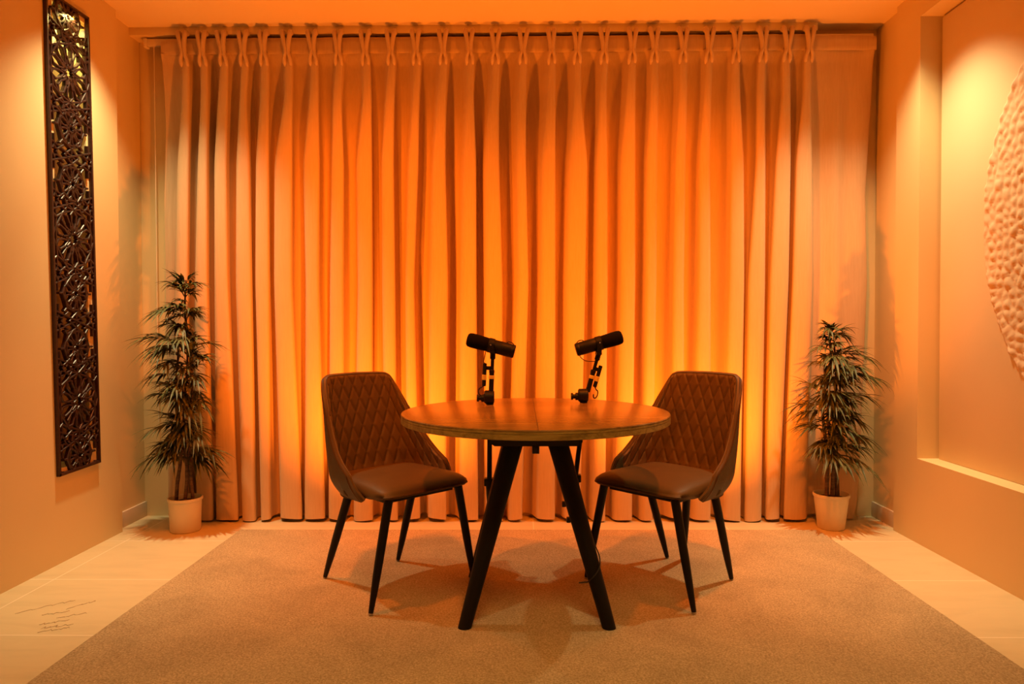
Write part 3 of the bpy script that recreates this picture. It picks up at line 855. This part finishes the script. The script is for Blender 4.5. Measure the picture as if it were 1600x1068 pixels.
# ------------------------------------------------------------------ potted plants
def plant(loc_, r_top, r_bot, h, z_lo, z_hi, rad_fn, seed, label, n_fr, canes, wob):
    rr = random.Random(seed)
    o = empty('potted_palm', loc_)
    tag(o, label, 'potted plant', 'bamboo palms in white pots')
    bm = bmesh.new()
    bm_lathe(bm, [(0, 0.0005), (r_bot - .004, 0.0005), (r_bot, .005), (r_top - .001, h - .016), (r_top + .004, h - .014), (r_top + .004, h), (r_top - .001, h + .001), (r_top - .004, h - .004), (r_top - .008, h - .045), (0, h - .045)], 48)
    from_bm('pot', bm, M_pot, o, True, 50)
    bm = bmesh.new(); bm_lathe(bm, [(0, h - .020), (r_top * .5, h - .022), (r_top - .007, h - .026), (r_top - .008, h - .040), (0, h - .040)], 32)
    from_bm('soil', bm, M_soil, o, True)
    cane_pts = []
    for (x0, y0, x1, y1, zt, rad) in canes:
        n = 9
        ptl = []
        for k in range(n):
            t_ = k / (n - 1)
            ptl.append((x0 + (x1 - x0) * t_ + .012 * math.sin(3.2 * t_ * PI + x0 * 60) * wob, y0 + (y1 - y0) * t_ + .008 * math.sin(2.3 * t_ * PI + seed), h - .03 + (zt - h + .03) * t_))
        cane_pts.append(ptl)
        fine = catmull(ptl, 5)
        rads = [rad * (1 - .55 * k / len(fine)) * (1.18 if k % 6 == 0 else 1.0) for k in range(len(fine))]
        tube_obj('cane', [tuple(p) for p in fine], rads, M_cane, o, 10)
    vs, fs = [], []
    def leaflet(p, d, L, w, droop):
        d = d.normalized()
        side = d.cross(Vector((0, 0, 1)))
        if side.length < .1: side = d.cross(Vector((1, 0, 0)))
        side.normalize(); up = side.cross(d)
        k0 = len(vs); seg = 5
        for k in range(seg + 1):
            t_ = k / seg
            c = p + d * L * t_ + Vector((0, 0, -droop * L * t_ * t_))
            ww = w * (math.sin(PI * min(1, (t_ * .93 + .07)) ** .75)) if k < seg else .0004
            vs.append(tuple(c - side * ww + up * ww * .35)); vs.append(tuple(c)); vs.append(tuple(c + side * ww + up * ww * .35))
        for k in range(seg):
            a = k0 + 3 * k
            fs.append((a, a + 1, a + 4, a + 3)); fs.append((a + 1, a + 2, a + 5, a + 4))
    def frond(p, az, el, Lp, nl, scale):
        # arching petiole that ends in a fan of narrow leaflets
        d = Vector((math.cos(az) * math.cos(el), math.sin(az) * math.cos(el), math.sin(el)))
        sag = rr.uniform(.15, .45)
        pts_ = []
        for k in range(7):
            t_ = k / 6
            pts_.append(p + d * Lp * t_ + Vector((0, 0, -sag * Lp * t_ * t_)))
        for k in range(6):
            a, b = pts_[k], pts_[k + 1]
            u, v_ = frame_of(b - a)
            k0 = len(vs)
            for q, rr_ in ((a, .0021), (b, .0018)):
                for s in range(3):
                    vs.append(tuple(q + u * rr_ * math.cos(2 * PI * s / 3) + v_ * rr_ * math.sin(2 * PI * s / 3)))
            for s in range(3): fs.append((k0 + s, k0 + (s + 1) % 3, k0 + 3 + (s + 1) % 3, k0 + 3 + s))
        for k in range(nl):
            t_ = .45 + .55 * k / (nl - 1)
            i = min(5, int(t_ * 6)); f = t_ * 6 - i
            q = pts_[i].lerp(pts_[i + 1], f); dd = (pts_[i + 1] - pts_[i]).normalized()
            sd = dd.cross(Vector((0, 0, 1))).normalized()
            for s in (-1, 1):
                sp = (1.75 - 1.45 * t_) * rr.uniform(.75, 1.25)
                dr = dd + sd * s * sp + Vector((0, 0, rr.uniform(-.10, .40)))
                leaflet(q, dr, scale * rr.uniform(.75, 1.15), rr.uniform(.0060, .0095), rr.uniform(.2, .8))
        leaflet(pts_[-1], pts_[-1] - pts_[-2], scale * 1.05, .006, .4)
    n_tier = 7
    for k in range(n_fr):
        tier = k % n_tier
        t_ = (tier + .5) / n_tier + rr.gauss(0, .030)
        t_ = min(1.0, max(0.0, t_))
        z = z_lo + (z_hi - z_lo) * t_
        ok = [c for c in cane_pts if c[-1][2] >= z - .02] or [max(cane_pts, key=lambda c: c[-1][2])]
        c = rr.choice(ok)
        zz = [q[2] for q in c]
        px, py = np.interp(z, zz, [q[0] for q in c]), np.interp(z, zz, [q[1] for q in c])
        reach = rad_fn(t_) * (rr.uniform(.45, 1.12))
        az = k * 2.39996 + rr.uniform(-.6, .6)
        # keep the growth clear of the wall and curtain behind it
        if math.sin(az) > .25: az = -az
        el = R(rr.uniform(5, 60)) if t_ < .88 else R(rr.uniform(35, 80))
        frond(Vector((px, py, z)), az, el, max(.045, reach * .60), 5, min(.125, max(.065, reach * .62)))
    ymax = 3.812 - loc_[1]; xmin = -2.135 - loc_[0]; xmax = 1.94 - loc_[0]
    vs = [(min(max(v_[0], xmin), xmax), min(v_[1], ymax - .004 * math.sin(v_[2] * 90)), v_[2]) for v_ in vs]
    new_obj('foliage', vs, fs, M_leaf, o)
    return o
plant((-1.785, 3.685, 0), .083, .076, .178, .36, 1.33,
      lambda t_: float(np.interp(t_, [0, .12, .3, .5, .68, .8, 1], [.27, .26, .23, .27, .26, .20, .13])), 11,
      'taller palm in a straight white pot at the left end of the curtain', 105,
      [(-.028, -.01, -.035, .0, 1.02, .010), (.004, -.015, .012, .01, 1.20, .008), (.034, .005, .030, -.01, 1.33, .009), (-.006, .025, -.02, .02, .80, .008)], 1.0)
plant((1.660, 3.738, 0), .088, .068, .186, .36, 1.06,
      lambda t_: float(np.interp(t_, [0, .12, .3, .5, .68, .85, 1], [.22, .24, .26, .23, .24, .20, .13])), 23,
      'shorter palm in a tapered white pot at the right end of the curtain', 91,
      [(-.026, -.012, -.05, .0, .92, .011), (-.006, -.018, -.02, .0, 1.06, .010), (.014, -.010, .02, .01, .98, .010), (.030, .010, .05, .0, .85, .009)], .6)

# faint thin wavy marks on the left floor tile
rr = random.Random(4)
bm = bmesh.new()
lines = [(-1.905, 2.600, -1.76, 2.73, 3), (-1.800, 2.580, -1.715, 2.62, 2), (-1.740, 2.640, -1.675, 2.72, 2), (-1.720, 2.560, -1.640, 2.60, 2), (-1.745, 2.500, -1.665, 2.535, 2), (-1.720, 2.470, -1.63, 2.50, 2), (-1.71, 2.435, -1.62, 2.475, 2)]
for (x0, y0, x1, y1, nseg) in lines:
    m = 16
    pts_ = []
    for k in range(m):
        t_ = k / (m - 1)
        pts_.append((x0 + (x1 - x0) * t_ + rr.uniform(-.003, .003), y0 + (y1 - y0) * t_ + rr.uniform(-.009, .009), .0004))
    bm_tube(bm, pts_, [.0006 if k % 5 == 0 else .0013 for k in range(m)], 5)
mark_obj = from_bm('floor_marks', bm, M_mark, None, False)
tag(mark_obj, 'faint thin brown wavy marks on the left floor tile', 'handwriting')

# ------------------------------------------------------------------ lights
def spot(name, loc_, target, power, color, size, blend, radius):
    l = bpy.data.lights.new(name, 'SPOT'); l.energy = power; l.color = color
    l.spot_size = R(size); l.spot_blend = blend; l.shadow_soft_size = radius
    o = bpy.data.objects.new(name, l); col.objects.link(o); o.location = loc_
    o.rotation_euler = (Vector(target) - Vector(loc_)).to_track_quat('-Z', 'Y').to_euler()
    return o
def area(name, loc_, target, power, color, sx_, sy_, spread=180):
    l = bpy.data.lights.new(name, 'AREA'); l.energy = power; l.color = color
    l.shape = 'RECTANGLE'; l.size = sx_; l.size_y = sy_; l.spread = R(spread)
    o = bpy.data.objects.new(name, l); col.objects.link(o); o.location = loc_
    o.rotation_euler = (Vector(target) - Vector(loc_)).to_track_quat('-Z', 'Y').to_euler()
    return o
WARM = (1.0, .82, .42); ORANGE = (1.0, .158, .005); AMBER = (1.0, .52, .13)
spot('downlight', (-1.79, 3.30, 2.718), (-1.79, 3.22, 0), 108, WARM, 98, 1.0, .025)
spot('downlight', (1.67, 3.27, 2.718), (1.67, 3.20, 0), 108, WARM, 98, 1.0, .025)
spot('downlight_core', (-1.76, 3.27, 2.718), (-1.68, 3.16, 0), 105, WARM, 44, 1.0, .02)
spot('downlight_core', (1.64, 3.24, 2.718), (1.60, 3.18, 0), 100, WARM, 44, 1.0, .02)
# invented orange spots to wash the curtain: two at ceiling, two low behind chairs
spot('added_wash', (-1.05, 2.35, 2.70), (-.68, 3.86, .70), 250, ORANGE, 90, 1.0, .05)
spot('added_wash', (.85, 2.35, 2.70), (.80, 3.86, .70), 250, ORANGE, 90, 1.0, .05)
spot('added_uplight', (-.75, 3.12, .12), (-.74, 3.86, 1.35), 170, (1.0, .180, .007), 122, .8, .03)
spot('added_uplight', (.90, 3.15, .12), (.92, 3.86, 1.35), 160, (1.0, .190, .007), 122, .8, .03)
area('ceiling_lamp', (0.2, .9, 2.725), (0.2, 1.2, 0), 34, AMBER, 1.2, 1.2, 104)
area('screen_lamp', (XL - .045, 3.27, 2.53), (XL - .05, 3.27, 1.0), 4, (1.0, .75, .22), .05, .18)

w = bpy.data.worlds.new('World'); sc.world = w; w.use_nodes = True
w.node_tree.nodes['Background'].inputs[0].default_value = (0.02, .01, .004, 1)
w.node_tree.nodes['Background'].inputs[1].default_value = 0.2

# ------------------------------------------------------------------ camera
f, p, r, yw, H = 1092.27, .019, -.0027, -.0116, 1.0688
fw = Vector((math.sin(yw) * math.cos(p), math.cos(yw) * math.cos(p), -math.sin(p)))
rt = Vector((math.cos(yw), -math.sin(yw), 0)); up = rt.cross(fw)
R2 = rt * math.cos(r) + up * math.sin(r); U2 = -rt * math.sin(r) + up * math.cos(r)
cam = bpy.data.cameras.new('Camera'); co = bpy.data.objects.new('Camera', cam); col.objects.link(co)
cam.sensor_fit = 'HORIZONTAL'; cam.sensor_width = 36; cam.lens = 36 * f / 1600
M = Matrix((R2, U2, -fw)).transposed().to_4x4(); M.translation = Vector((0, 0, H))
co.matrix_world = M
cam.clip_start = .02
sc.camera = co
sc.view_settings.view_transform = 'Standard'
sc.view_settings.look = 'None'
sc.view_settings.exposure = 0.0
sc.view_settings.gamma = 1.0
